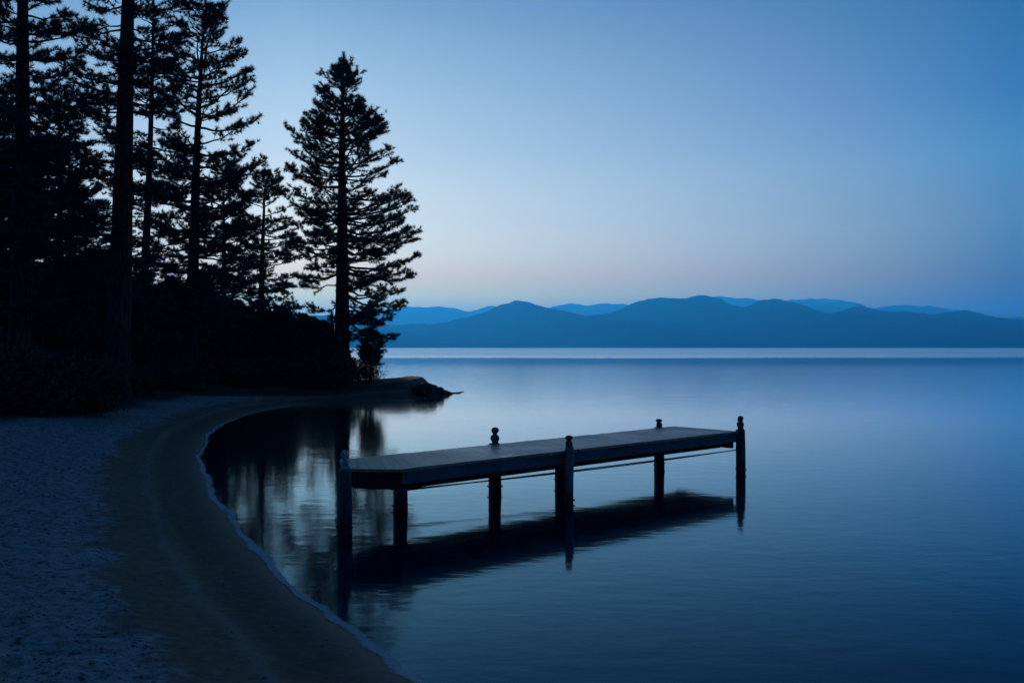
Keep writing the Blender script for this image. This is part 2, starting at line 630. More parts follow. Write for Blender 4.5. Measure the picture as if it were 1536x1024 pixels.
# pebbles and bits of bark strewn over the upper sand
rg = np.random.RandomState(12)
PX = []
N = 26000
py_ = 3.5 + 26 * rg.rand(N) ** 1.7
px_ = rg.uniform(-0.62, 0.25, N) * py_ + 0.2
dd_ = sdf(px_, py_)
pk = (dd_ > 0.25) & (dd_ < 7) & (rg.rand(N) < np.where(dd_ > 1.7, 0.75, 0.12) * (0.35 + vnoise(px_, py_, 1.1, 90) * 1.5 + 0.5))
px_, py_, dd_ = px_[pk], py_[pk], dd_[pk]
zz_ = ground_z(px_, py_, dd_)
sz_ = 0.006 + 0.016 * rg.rand(len(px_)) ** 3 + 0.0006 * py_
OCT = np.array([(1, 0, 0), (0.3, 0.9, 0.1), (-0.8, 0.5, 0), (-0.7, -0.6, 0.1), (0.4, -0.9, 0), (0.1, 0, 1)])
OF = [(0, 1, 5), (1, 2, 5), (2, 3, 5), (3, 4, 5), (4, 0, 5)]
an = rg.uniform(0, 6.28, len(px_))
ca_, sa_ = np.cos(an)[:, None], np.sin(an)[:, None]
ex = rg.uniform(0.6, 1.9, (len(px_), 1))
O = OCT[None] * (1 + rg.normal(size=(len(px_), 6, 3)) * 0.15)
ox, oy, oz = O[:, :, 0] * ex, O[:, :, 1], O[:, :, 2] * 0.55
P3 = np.stack([px_[:, None] + (ox * ca_ - oy * sa_) * sz_[:, None], py_[:, None] + (ox * sa_ + oy * ca_) * sz_[:, None], zz_[:, None] + oz * sz_[:, None] - 0.001], -1)
TR_ = np.concatenate([P3[:, list(f)] for f in OF])


def mat_pebble():
    t = NT("beach_pebbles")
    i_ = t.n("ShaderNodeNewGeometry").outputs["Random Per Island"]
    return t.set(t.ramp(t.noise(t.coords(), 18, 2), [(0.3, (0.035, 0.033, 0.03)), (0.5, (0.13, 0.13, 0.125)), (0.7, (0.32, 0.33, 0.33))]), 0.85, None, 0.3)


tag(link_tris("pebbles", TR_, mat_pebble()), "small pebbles and bark bits strewn over the sand", kind="stuff")

# ------------------------------------------------------------------ mountains
def ridge(name, px, dist, depth, mat, seed, rough):
    prof = np.array([(*at_y(x, y, dist)[::2],) for x, y in px])
    n = 1300
    x = np.linspace(prof[0, 0], prof[-1, 0], n)
    zc = np.interp(x, prof[:, 0], prof[:, 1])
    ker = np.exp(-np.linspace(-2, 2, 5) ** 2)
    ker /= ker.sum()
    zc = np.convolve(np.pad(zc, 2, mode="edge"), ker, "valid")
    vs = np.concatenate([np.linspace(0, 1, 46), np.linspace(1.06, 1.8, 12)])
    V = []
    for v in vs:
        y = dist - depth + v * depth
        k = v ** 0.9 if v <= 1 else max(0.0, 1 - (v - 1) * 1.25)
        m = 4 * k * (1 - k) if v <= 1 else 0
        scale = y / dist
        nz = (vnoise(x, x * 0 + y, 1 / 420.0, seed) * 1.0 + vnoise(x, x * 0 + y, 1 / 170.0, seed + 1) * 0.5 + vnoise(x, x * 0 + y, 1 / 60.0, seed + 2) * 0.22)
        crest = (vnoise(x, x * 0 + y * 0.5, 1 / 130.0, seed + 5) * 17 + vnoise(x, x * 0 + 3, 1 / 55.0, seed + 3) * 10 + vnoise(x, x * 0 + 9, 1 / 15.0, seed + 4) * 6) * rough * k
        z = zc * k * scale + m * (nz - 0.75) * 0.34 * zc + crest
        V.append(np.stack([x, np.full(n, y), z - (6 if v == 0 else 0)], 1))
    V = np.concatenate(V)
    Fc = []
    for j in range(len(vs) - 1):
        for i in range(n - 1):
            Fc.append((j * n + i, j * n + i + 1, (j + 1) * n + i + 1, (j + 1) * n + i))
    V[:, 2] = np.maximum(V[:, 2], -2.5)
    return tag(link_mesh(name, V, Fc, mat, smooth=True), kind="structure")


front = [(-900, 470), (-500, 455), (-200, 465), (100, 450), (350, 462), (480, 474), (560, 482), (600, 488), (640, 486), (680, 479),
         (705, 473), (728, 466), (745, 458), (758, 452), (773, 449), (788, 453), (805, 459), (825, 462), (850, 467), (880, 476), (905, 472),
         (930, 462), (950, 453), (970, 447), (988, 445), (1008, 447), (1030, 446), (1055, 444), (1078, 449), (1100, 455), (1118, 459),
         (1135, 454), (1150, 449), (1166, 447), (1182, 452), (1205, 459), (1235, 468), (1250, 469), (1268, 465), (1290, 460), (1310, 463),
         (1335, 466), (1370, 471), (1400, 473), (1425, 468), (1445, 467), (1475, 473), (1510, 480), (1540, 478), (1650, 470), (1800, 480), (2100, 466), (2500, 474)]
second = [(-600, 470), (0, 470), (500, 474), (560, 473), (590, 466), (615, 461), (650, 459), (680, 462), (700, 467), (715, 464), (735, 459), (755, 462), (800, 470), (830, 459), (855, 457), (880, 459), (905, 456), (935, 456),
          (960, 462), (1000, 458), (1050, 449), (1075, 445), (1105, 447), (1140, 450), (1165, 454), (1190, 450), (1215, 447), (1240, 449),
          (1270, 451), (1290, 455), (1310, 463), (1330, 459), (1360, 457), (1400, 461), (1430, 465), (1465, 471), (1500, 476), (1560, 475), (1800, 474), (2300, 480)]
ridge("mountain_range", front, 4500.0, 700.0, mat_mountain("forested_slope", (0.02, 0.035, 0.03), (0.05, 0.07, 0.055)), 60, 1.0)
ridge("distant_mountain_range", second, 8200.0, 900.0, mat_mountain("mist_pale_slope", (0.13, 0.14, 0.15), (0.3, 0.31, 0.32)), 70, 1.2)  # mist over the far range is put into its pale base colour

# ------------------------------------------------------------------ haze
hz = NT("lake_haze")
hz.t.nodes.remove(hz.b)
vol = hz.n("ShaderNodeVolumePrincipled")
HAZE_D, HAZE_C, HAZE_G = 2.1e-4, (0.04, 0.45, 1.0), 0.33
vol.inputs["Color"].default_value = (*HAZE_C, 1)
vol.inputs["Density"].default_value = HAZE_D
vol.inputs["Anisotropy"].default_value = HAZE_G
hz.l(vol.outputs[0], hz.t.nodes["Material Output"].inputs["Volume"])
hb = MB()
bx0, bx1, by0, by1, bz0, bz1 = -9500, 9500, -1800, 11500, -8, 420
hb.prism([(bx0, by0, bz0), (bx1, by0, bz0), (bx1, by1, bz0), (bx0, by1, bz0)], [(bx0, by0, bz1), (bx1, by0, bz1), (bx1, by1, bz1), (bx0, by1, bz1)])
tag(hb.build("haze", hz.m), "thin blue evening haze over the whole lake", kind="stuff")

# ------------------------------------------------------------------ dock
ZT = 0.80
A, B, C_, D = [np.array(at_z(x, y, ZT)[:2]) for x, y in ((528, 711.4), (1107, 646.5), (1012, 639), (521, 688))]
dock_o = (*((A + B + C_ + D) / 4), 0.0)
dock = empty("dock", dock_o, "weathered grey wooden dock on pilings standing free in the calm lake", "dock")
along = (B - A) / np.linalg.norm(B - A)
outw = np.array([along[1], -along[0]])      # towards the camera side
M_DECK = mat_deck((D - A) / np.linalg.norm(D - A))
length = np.linalg.norm(B - A)
dk = MB()
NP = 64
rd = random.Random(3)


def pix_y(p, z):
    """picture row of a point"""
    dx, dy, dz = p[0], p[1], z - HC
    return 512.0 - F * (dz * CP - dy * SP) / (dy * CP + dz * SP)


T0 = min((k / 200 for k in range(200)), key=lambda t: abs(pix_y(A + (D - A) * t, ZT) - 702.3))
UC = min((k / 400 for k in range(200)), key=lambda u: abs((A + (B - A) * u)[0] / (A + (B - A) * u)[1] - (606 - 768.0) / F))


def front_pt(u, extra=0.0):
    """front edge of the deck with its cut, rounded near corner"""
    c = T0 * max(0.0, 1 - u / UC) ** 1.35 if u < UC else 0.0
    q0, q1 = A + (B - A) * u, D + (C_ - D) * u
    return q0 + (q1 - q0) * c - outw * extra


for k in range(NP):
    u0, u1 = k / NP + 0.0001, (k + 1) / NP - 0.00022
    jf, jb = rd.uniform(-0.006, 0.008), rd.uniform(-0.012, 0.014)
    p = [front_pt(u0, -jf), front_pt(u1, -jf), D + (C_ - D) * u1 - outw * jb, D + (C_ - D) * u0 - outw * jb]
    dz = rd.uniform(-0.0016, 0.0016)
    tl = [rd.uniform(-0.0012, 0.0012) for _ in range(4)]
    dk.prism([(q[0], q[1], ZT - 0.042 + dz) for q in p], [(q[0], q[1], ZT + dz + t_) for q, t_ in zip(p, tl)])
dk.build("deck", M_DECK, dock, dock_o)
# fascia boards
zb, zt = ZT - 0.205, ZT - 0.046


def board(name, p, q, inset, mat, z0, z1, w=0.05):
    m = MB()
    m.beam(p, q, w, z0, z1)
    return m.build(name, mat, dock, dock_o)


ins = 0.045
e = (D - A) / np.linalg.norm(D - A)
board("fascia_board", front_pt(UC, ins), B - outw * ins - along * 0.03, 0, M_BOARD, zb, zt)
cm = MB()
us = np.linspace(0.012, UC - 0.002, 9)
inner, outer = [front_pt(u, ins + 0.028) for u in us], [front_pt(u, ins - 0.022) for u in us]
for k in range(8):
    q = [outer[k], outer[k + 1], inner[k + 1], inner[k]]
    cm.prism([(x[0], x[1], zb - 0.06) for x in q], [(x[0], x[1], zt - 0.001) for x in q])
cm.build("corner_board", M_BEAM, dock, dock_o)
A2 = front_pt(0.0)
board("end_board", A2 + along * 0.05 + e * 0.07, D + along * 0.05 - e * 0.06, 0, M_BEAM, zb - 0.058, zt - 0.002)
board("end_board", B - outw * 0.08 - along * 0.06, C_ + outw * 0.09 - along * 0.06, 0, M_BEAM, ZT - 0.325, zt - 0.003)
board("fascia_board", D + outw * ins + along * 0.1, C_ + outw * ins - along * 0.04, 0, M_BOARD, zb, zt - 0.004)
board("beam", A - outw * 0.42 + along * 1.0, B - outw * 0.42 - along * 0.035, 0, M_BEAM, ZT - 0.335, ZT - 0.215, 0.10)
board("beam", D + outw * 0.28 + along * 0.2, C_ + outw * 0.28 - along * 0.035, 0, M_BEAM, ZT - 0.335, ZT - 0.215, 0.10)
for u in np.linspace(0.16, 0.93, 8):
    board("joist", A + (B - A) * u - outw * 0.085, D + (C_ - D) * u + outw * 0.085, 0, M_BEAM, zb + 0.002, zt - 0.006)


def on_line(px, P0, P1, off=0.0):
    """point of the plan line P0-P1 (moved outwards by off) that stands on column px of the picture"""
    P0, P1 = P0 + outw * off, P1 + outw * off
    k = (px - 768.0) / F
    # x = k*y
    t = (k * P0[1] - P0[0]) / ((P1[0] - P0[0]) - k * (P1[1] - P0[1]))
    return P0 + (P1 - P0) * t


def post(px, line, off, r, ztop, cap=None, capr=0.065, caph=0.24, label=None, seed=0, mat=None):
    c = on_line(px, *line, off)
    rr = random.Random(seed)
    ph = rr.uniform(0, 6)
    wob = lambda a, z: 0.05 * math.sin(a * 2 + ph + z * 1.3) + 0.035 * math.sin(a * 5 + ph * 2 + z * 4) + 0.05 * math.sin(a + ph + z * 2.2)
    m = MB()
    prof = [(r * 1.05, -2.6), (r * 1.04, -0.4), (r * 1.03, 0.0), (r * 1.01, 0.25), (r, ztop * 0.45), (r * 1.02, ztop * 0.6), (r * 0.99, ztop * 0.75), (r * 0.985, ztop - 0.05), (r * 0.96, ztop - 0.015), (r * 0.85, ztop)]
    m.lathe(c, prof, 20, wob)
    o = m.build("post", mat or M_POST, dock, dock_o, True)
    if label:
        o["label"] = label
    if cap:
        f = MB()
        z = ztop - 0.002
        s = capr
        fp = [(0.80, 0), (0.84, 0.12), (0.98, 0.26), (1.0, 0.36), (0.90, 0.47), (0.62, 0.55), (0.56, 0.60), (0.72, 0.64),
              (0.88, 0.72), (0.90, 0.80), (0.80, 0.90), (0.52, 0.97), (0.2, 1.0)]
        w2 = lambda a, zz: 0.12 * math.sin(a * 2 + ph + zz * 40) + 0.07 * math.sin(3 * a + zz * 25)
        f.lathe(c, [(q * s, z + h * caph) for q, h in fp], 18, w2)
        fo = f.build("finial", cap, o, dock_o, True)
    b = MB()
    for sx in (-1, 1):
        zz = 0.06 + rr.uniform(-0.02, 0.05)
        b.tube([(c[0] + sx * r * 0.7, c[1] - r * 0.3, zz), (c[0] + sx * (r + 0.012), c[1] - r * 0.45, zz), (c[0] + sx * (r + 0.02), c[1] - r * 0.5, zz)], [0.012, 0.015, 0.010], 8)
        b.build("bolt", M_FIN, o, dock_o, True)
        b = MB()
    return c


FL, BL = (A, B), (D, C_)
post(517, (A - along * 0.75, B), -0.30, 0.088, 0.83, M_FINP, 0.062, 0.25, "dark post with a frosted pale finial", 1)
post(853.5, FL, 0.05, 0.068, 0.86, M_FIN, 0.058, 0.18, None, 2, M_POST2)
pR = post(1110.5, FL, 0.0, 0.085, 0.83, M_FIN, 0.068, 0.26, None, 3)
p6 = post(600.5, BL, 0.12, 0.100, ZT - 0.21, None, 0, 0, None, 4, M_POST2)
post(742.5, BL, -0.10, 0.108, 0.80, M_FIN, 0.068, 0.27, None, 5)
post(841, BL, 0.14, 0.098, ZT - 0.21, None, 0, 0, None, 6)
post(988.5, BL, -0.09, 0.095, 0.80, M_FIN, 0.066, 0.17, None, 7)
for dz, sag in ((0.0, 0.010), (0.022, 0.045)):
    m = MB()
    p0, p1 = np.array([*p6, 0.262 + dz]), np.array([*pR, 0.446 + dz * 0.3])
    pts, rad = [], []
    for k in range(25):
        u = k / 24
        q = p0 + (p1 - p0) * u
        q[2] -= sag * 4 * u * (1 - u)
        pts.append(q)
        rad.append(0.0095)
    m.tube(pts, rad, 6)
    m.build("cable", M_CABLE, dock, dock_o, True)

# ------------------------------------------------------------------ trees
def blades(P, Dn, n, length, width, spread, up, rg):
    """needle tufts: P (k,3), Dn (k,3) -> (k*n,3,3) triangles"""
    k = len(P)
    P = np.repeat(np.asarray(P), n, 0)
    Dn = np.repeat(np.asarray(Dn), n, 0)
    d = Dn * 0.8 + rg.normal(size=P.shape) * spread
    d[:, 2] += up
    d /= np.linalg.norm(d, axis=1)[:, None] + 1e-9
    s = np.cross(d, rg.normal(size=P.shape))
    s /= np.linalg.norm(s, axis=1)[:, None] + 1e-9
    L = length * rg.uniform(0.55, 1.15, (len(P), 1))
    w = width * rg.uniform(0.6, 1.2, (len(P), 1))
    base = P - d * L * 0.1
    return np.stack([base + s * w * 0.5, base - s * w * 0.5, P + d * L], 1)


def make_pine(name, base, Hh, prof, trunk_r, nl, label, seed, cat="pine tree", group=None, lean=(0, 0), tilt=(46, 4, -10),
              tuft=(26, 0.215, 0.030), twig_step=0.26, mat=None, hb=None, fill=1.0, density=None):
    """prof: list of (height, left radius, right radius)"""
    rg = np.random.RandomState(seed)
    root = empty(name, base, label, cat, group)
    pr = np.array(prof, float)
    hb = pr[0, 0] if hb is None else hb
    tr = MB()
    nseg = 22
    ph = rg.uniform(0, 6)

    def axis(h):
        u = h / Hh
        return np.array([lean[0] * u + 0.08 * math.sin(u * 5 + ph) * u, lean[1] * u + 0.06 * math.cos(u * 4 + ph) * u, h])

    def trad(h):
        u = h / Hh
        flare = 1 + 0.35 * math.exp(-h / 0.5)
        return trunk_r * ((1 - u) ** 0.85 * 0.97 + 0.02) * flare
    hs = [-0.6, 0.0, 0.25, 0.6] + list(np.linspace(1.2, Hh * 0.995, nseg))
    tr.tube([axis(max(h, 0)) + np.array([0, 0, min(h, 0)]) for h in hs], [trad(max(h, 0)) for h in hs], 12)
    tufts_p, tufts_d = [], []
    u = rg.rand(nl)
    hh = hb + (Hh * 0.985 - hb) * np.sort(u)
    az = rg.rand() * 6.28
    for h in hh:
        az += 2.4 + rg.uniform(-0.5, 0.5)
        if density is not None and rg.rand() > density(h, math.cos(az)):
            continue
        ca, sa = math.cos(az), math.sin(az)
        rl, rr_ = np.interp(h, pr[:, 0], pr[:, 1]), np.interp(h, pr[:, 0], pr[:, 2])
        R = rr_ * (1 + ca) / 2 + rl * (1 - ca) / 2
        R *= rg.choice([rg.uniform(0.45, 0.8), rg.uniform(0.8, 1.0), rg.uniform(0.9, 1.08)], p=[0.27, 0.43, 0.30])
        v = (h - hb) / (Hh - hb)
        tl = math.radians(np.interp(v, [0, 0.5, 0.8, 1.0], [tilt[2], tilt[1], tilt[1] + (tilt[0] - tilt[1]) * 0.35, tilt[0]]) + rg.normal() * 7)
        L = max(R, 0.10)
        rb = min(0.012 + 0.016 * L, trad(h) * 0.6)
        ns = max(4, int(L / 0.35))
        bend = rg.normal() * 0.16
        curl = rg.uniform(0.06, 0.20)
        b0 = axis(h)
        path = []
        zmax = 0.6 * (Hh - h) + 0.03
        for k in range(ns + 1):
            s = k / ns
            r = L * s
            a2 = az + bend * s * s
            z = math.tan(tl) * r + L * (curl * s ** 2.6 - 0.05 * math.sin(s * 3.1))
            z = min(z, zmax * s)
            path.append(b0 + np.array([math.cos(a2) * r, math.sin(a2) * r, z]) + rg.normal(size=3) * 0.02 * (1 + 1.5 * k / ns) * (k > 0))
        path = np.array(path)
        tr.tube(path, [rb * (1 - 0.85 * k / ns) + 0.004 for k in range(ns + 1)], 5, False)
        # twigs
        ss = np.arange((0.36 if L > 1.2 else 0.2) + rg.rand() * 0.12, 1.0, twig_step / max(L, 0.3))
        side = 1
        for s in ss:
            p = np.array([np.interp(s * ns, range(ns + 1), path[:, q]) for q in range(3)])
            k0 = min(int(s * ns), ns - 1)
            d = path[k0 + 1] - path[k0]
            d /= np.linalg.norm(d) + 1e-9
            for _ in range(2 if rg.rand() < 0.65 * fill else 1):
                side = -side
                lat = np.array([-d[1], d[0], 0]) * side
                td = d * rg.uniform(0.5, 0.9) + lat * rg.uniform(0.5, 1.0) + np.array([0, 0, rg.uniform(-0.15, 0.4)])
                td /= np.linalg.norm(td)
                tL = min(rg.uniform(0.25, 0.55) + 0.30 * (1 - s) * min(L, 2.5), 0.12 + 0.55 * L)
                end = p + td * tL
                tr.tube([p, p + td * tL * 0.55 + np.array([0, 0, -0.02]), end], [0.011, 0.008, 0.004], 3, False)
                nt = max(1, int(tL / 0.14))
                for q in range(nt):
                    f = 1 - q / max(nt, 1) * 0.75
                    if q > 0 and rg.rand() > 0.85 * fill:
                        continue
                    tufts_p.append(p + td * tL * f)
                    tufts_d.append(td)
        for s in np.linspace(0.62, 1.0, max(2, int(L * 2.2))):
            p = np.array([np.interp(s * ns, range(ns + 1), path[:, q]) for q in range(3)])
            d = path[-1] - path[-2]
            d /= np.linalg.norm(d) + 1e-9
            tufts_p.append(p)
            tufts_d.append(d)
        for _ in range(int(min(12, 3 + L * 4))):
            q = path[-1] + d * rg.uniform(-0.25, 0.05) * min(1.0, L) + rg.normal(size=3) * np.array([0.13, 0.13, 0.08]) * min(1.0, 0.4 + L * 0.4)
            tufts_p.append(q + np.array([0, 0, 0.06]))
            tufts_d.append(d * 0.5 + np.array([0, 0, 0.7]))
    for k in range(6):
        tufts_p.append(axis(Hh * (0.985 + 0.004 * k)))
        tufts_d.append(np.array([0, 0, 1.0]))
    T = blades(tufts_p, tufts_d, tuft[0], tuft[1], tuft[2], 0.72, 0.24, rg)
    tr.build("trunk", M_BARK, root, (0, 0, 0), False)
    link_tris("crown", T, mat or M_NEEDLE, root)
    return root


def copy_tree(root, loc, rz, s, label=None):
    c = root.copy()
    COL.objects.link(c)
    c.location = loc
    c.rotation_euler = (0, 0, rz)
    c.scale = (s[0], s[0], s[1])
    if label:
        c["label"] = label
    for ch in root.children:
        d = ch.copy()
        COL.objects.link(d)
        d.parent = c
    return c


def tree_base(px, Y):
    x = (px - 768.0) / F * Y
    return (x, Y, gz(x, Y))


def px_prof(base, Y, rows):
    """rows: (py, left px, right px) -> heights above base and radii in metres"""
    out = []
    for py, l, r in sorted(rows, key=lambda q: -q[0]):
        out.append((at_y(768, py, Y)[2] - base[2], l * Y / F, r * Y / F))
    return out


G = "tall dark pines along the shore"
# the pine standing alone by the point
Y = 50.0
b = tree_base(512, Y)
rows = [(500, 50, 84), (470, 68, 100), (440, 68, 102), (410, 70, 106), (385, 78, 110), (362, 86, 116), (335, 82, 104), (300, 84, 98), (270, 95, 90),
        (250, 95, 82), (228, 72, 88), (210, 66, 62), (190, 54, 48), (165, 42, 40), (145, 32, 31), (128, 21, 20), (112, 10, 10), (97, 2, 2), (85, 1, 1)]


def dens1(h, ca):
    v = h / 16.0
    if v < 0.5:
        return 0.95 if ca > -0.1 else 0.55
    return 0.7 if v < 0.7 else 1.0


HT = at_y(768, 83, Y)[2] - b[2]
make_pine("pine_tree", b, HT, px_prof(b, Y, rows), 0.43, 245, "single tall pine apart from the others, beside the sandy point at the water", 11, lean=(0.12, 0), density=dens1, group=G,
          tilt=(48, 5, -14))
# small pine left of it
Y = 58.0
b = tree_base(392, Y)
rows = [(485, 55, 60), (440, 58, 58), (400, 52, 56), (360, 46, 50), (330, 42, 45), (300, 34, 38), (275, 24, 26), (258, 8, 8)]
make_pine("pine_tree", b, at_y(768, 255, Y)[2] - b[2], px_prof(b, Y, rows), 0.27, 105, "shorter pine directly left of the lone pine, its tip at half that pine's height", 23, lean=(0.1, 0), group=G)
# tall pine whose top just reaches the upper edge
Y = 45.0
b = tree_base(283, Y)
rows = [(500, 60, 70), (440, 70, 82), (380, 80, 88), (320, 85, 92), (270, 88, 94), (230, 84, 92), (195, 80, 100), (170, 80, 98), (140, 72, 92), (100, 64, 78), (70, 52, 66), (40, 36, 44), (18, 20, 24), (6, 5, 5)]
make_pine("pine_tree", b, at_y(768, 3, Y)[2] - b[2], px_prof(b, Y, rows), 0.34, 158, "tall pine whose tip just reaches the top edge, right of the thickest trunk", 31, lean=(0.65, 0), group=G)
# slim pine between
Y = 53.0
b = tree_base(212, Y)
rows = [(470, 40, 55), (400, 62, 70), (300, 70, 76), (200, 66, 70), (120, 60, 60), (50, 40, 45), (-30, 20, 20), (-60, 5, 5)]
make_pine("pine_tree", b, at_y(768, -62, Y)[2] - b[2], px_prof(b, Y, rows), 0.26, 85, "slim pine with a thin leaning trunk just right of the thickest trunk", 37, lean=(0.75, 0), group=G)
# thickest trunk
Y = 36.0
b = tree_base(174, Y)
rows = [(420, 50, 40), (350, 70, 60), (280, 82, 70), (200, 92, 80), (100, 92, 84), (30, 84, 86), (-60, 84, 84), (-200, 66, 66), (-330, 30, 30), (-380, 5, 5)]
make_pine("pine_tree", b, at_y(768, -385, Y)[2] - b[2], px_prof(b, Y, rows), 0.46, 230, "tallest pine with the thickest straight trunk, rising out of the picture", 41, lean=(0.75, 0), group=G,
          density=lambda h, ca: 0.45 if h < 11 else 0.8)
# left edge
Y = 35.0
b = tree_base(28, Y)
rows = [(470, 70, 70), (400, 84, 84), (300, 92, 88), (200, 96, 84), (100, 92, 84), (0, 84, 78), (-150, 66, 60), (-280, 30, 30), (-330, 5, 5)]
make_pine("pine_tree", b, at_y(768, -335, Y)[2] - b[2], px_prof(b, Y, rows), 0.40, 165, "tall pine with a dark trunk at the left edge of the photo", 47, lean=(0.25, 0), group=G)
# dense darker trees filling in behind
Y = 56.0
b = tree_base(88, Y)
rows = [(540, 66, 66), (450, 74, 76), (350, 66, 66), (250, 56, 54), (180, 40, 36), (130, 8, 8)]
dense = make_pine("pine_tree", b, at_y(768, 125, Y)[2] - b[2], px_prof(b, Y, rows), 0.26, 190, "dense low-branched pine filling the gap between the left edge trunk and the thickest trunk", 53, group=G, fill=1.15, tuft=(26, 0.23, 0.036))
Y = 62.0
b = tree_base(335, Y)
rows = [(560, 60, 60), (480, 62, 64), (400, 56, 60), (330, 44, 48), (270, 26, 28), (235, 6, 6)]
make_pine("pine_tree", b, at_y(768, 230, Y)[2] - b[2], px_prof(b, Y, rows), 0.22, 110, "bushy middle-sized pine behind, between the tip-high pine and the shorter pine", 59, group=G, fill=1.15, tuft=(26, 0.23, 0.036))
GB = "pines deep in the black forest"
LB = "pine deep in the black forest behind the shore pines, hard to make out"
rnd = random.Random(8)
for px, Yb, s, hz_ in ((-40, 62, 1.0, 1.1), (18, 70, 1.0, 1.2), (70, 76, 1.0, 1.05), (128, 80, 1.0, 0.72), (-110, 50, 1.1, 1.2), (-20, 84, 1.1, 1.3), (-200, 60, 1.1, 1.2), (188, 86, 1.0, 0.66)):
    c = copy_tree(dense, tree_base(px, Yb), rnd.uniform(0, 6), (s, hz_), LB)
    c["group"] = GB

# young conifers making the black thicket
Y = 64.0
yb = tree_base(300, Y)
prof = [(0.3, 1.5, 1.5), (1.5, 1.55, 1.5), (3.0, 1.15, 1.2), (4.3, 0.7, 0.7), (5.4, 0.15, 0.15)]
GY = "young conifers in the thicket"
LY = "young conifer in the black thicket behind the pine trunks, merging with its neighbours"
young = make_pine("young_conifer", yb, 5.5, prof, 0.09, 130, LY, 71, "young conifer", GY, fill=1.2, tuft=(26, 0.22, 0.042), mat=M_NEEDLE2, tilt=(55, 18, 4), twig_step=0.26)
for k in range(46):
    px = -60 + 560 * ((k * 0.618) % 1.0)
    Yb = 50 + 24 * ((k * 0.381) % 1.0)
    top = np.interp(px, [-60, 150, 240, 300, 400, 450, 500], [380, 400, 418, 424, 455, 470, 478]) + rnd.uniform(-4, 40)
    bb = tree_base(px, Yb)
    s = (at_y(768, top, Yb)[2] - bb[2]) / 5.5
    if px > 430:
        Yb = max(Yb, 56)
    copy_tree(young, tree_base(px, Yb), rnd.uniform(0, 6), (max(s, 0.55) * rnd.uniform(0.95, 1.2), max(s, 0.4)))
for px, Yb, top in ((470, 60, 478), (497, 64, 488), (455, 66, 472)):
    bb = tree_base(px, Yb)
    copy_tree(young, bb, px * 0.7, (0.85, (at_y(768, top, Yb)[2] - bb[2]) / 5.5))
# small bushy pine under the lone pine
bb = tree_base(556, 53)
prof = [(0.75, 0.35, 0.35), (1.1, 0.5, 0.55), (1.6, 0.55, 0.55), (2.1, 0.35, 0.3), (2.5, 0.1, 0.1)]
make_pine("young_conifer", bb, 2.5, prof, 0.05, 60, "small bushy young pine low at the right foot of the lone pine", 77, "young conifer", None, fill=1.2, tuft=(24, 0.19, 0.034), mat=M_NEEDLE2, tilt=(50, 15, 5), twig_step=0.24)


# ------------------------------------------------------------------ shrubs
def make_shrub(loc, w, d, h, n, label, seed, sparse=False, group=None, leaf=0.09):
    rg = np.random.RandomState(seed)
    root = empty("shrub", loc, label, "shrub", group)
    st = MB()
    P = []
    ns = 26 if not sparse else 30
    for k in range(ns):
        a = rg.rand() * 6.28
        r = math.sqrt(rg.rand())
        tip = np.array([math.cos(a) * r * w / 2, math.sin(a) * r * d / 2, h * (1.02 - 0.5 * r * r) * rg.uniform(0.7, 1.05)])
        b0 = np.array([math.cos(a) * r * w * 0.18, math.sin(a) * r * d * 0.18, -0.1])
        mid = b0 * 0.5 + tip * 0.5 + np.array([0, 0, 0.08 * h]) + rg.normal(size=3) * 0.06
        st.tube([b0, mid, tip], [0.018, 0.011, 0.004], 4, False)
        m = int(n / ns)
        t = rg.uniform(0.35, 1.08, m)[:, None]
        pp = np.where(t < 0.5, b0 + (mid - b0) * t * 2, mid + (tip - mid) * (t * 2 - 1))
        sp = (0.11 if sparse else 0.24) * min(1.2, h)
        P.append(pp + rg.normal(size=(m, 3)) * sp)
        for q in range(3):
            t0 = rg.uniform(0.5, 0.9)
            p = mid + (tip - mid) * (t0 * 2 - 1)
            e_ = p + rg.normal(size=3) * np.array([0.2, 0.2, 0.1]) + np.array([0, 0, 0.12])
            st.tube([p, e_], [0.007, 0.003], 3, False)
            P.append(e_ + rg.normal(size=(max(2, m // 9), 3)) * 0.07)
    P = np.concatenate(P)
    P = P[P[:, 2] > 0.02]
    T = blades(P, rg.normal(size=P.shape), 2, leaf * 1.4, leaf * 1.1, 0.8, 0.1, rg)
    st.build("stem", M_BARK, root)
    link_tris("foliage", T, M_LEAF, root)
    return root


def shrub_at(px, Yb, w, d, h, n, label, seed, **k):
    make_shrub(tree_base(px, Yb), w, d, h, n, label, seed, **k)


GS = "shrubs at the back of the beach"
shrub_at(40, 29, 3.2, 2.4, 1.5, 5200, "big black shrub at the left edge where the beach ends", 81, group=GS)
shrub_at(112, 30, 2.6, 2.2, 1.25, 4600, "rounded dark shrub in front of the thickest pine trunk, next to the big edge shrub", 82, group=GS)
shrub_at(-50, 30, 2.6, 2.2, 1.7, 3500, "dark shrub cut by the left edge of the photo", 83, group=GS)
shrub_at(190, 40, 2.6, 2.0, 1.0, 3600, "low dark shrub behind the pale sand patch near the thickest pine trunk", 84, group=GS)
shrub_at(262, 44, 2.8, 2.0, 1.0, 3600, "low dark shrub at the foot of the tip-high pine", 85, group=GS)
shrub_at(340, 48, 3.0, 2.0, 1.05, 3600, "low dark shrub between the tip-high pine and the shorter pine", 86, group=GS)
shrub_at(410, 50, 2.6, 2.0, 1.1, 3600, "dark shrub at the foot of the shorter pine", 87, group=GS)
shrub_at(465, 50, 2.4, 1.8, 1.05, 3400, "dark shrub just left of the lone pine's trunk", 88, group=GS)
shrub_at(553, 50, 1.7, 1.4, 1.0, 700, "thin twiggy shrub on the point with gaps showing the lake", 89, sparse=True, group=GS, leaf=0.06)
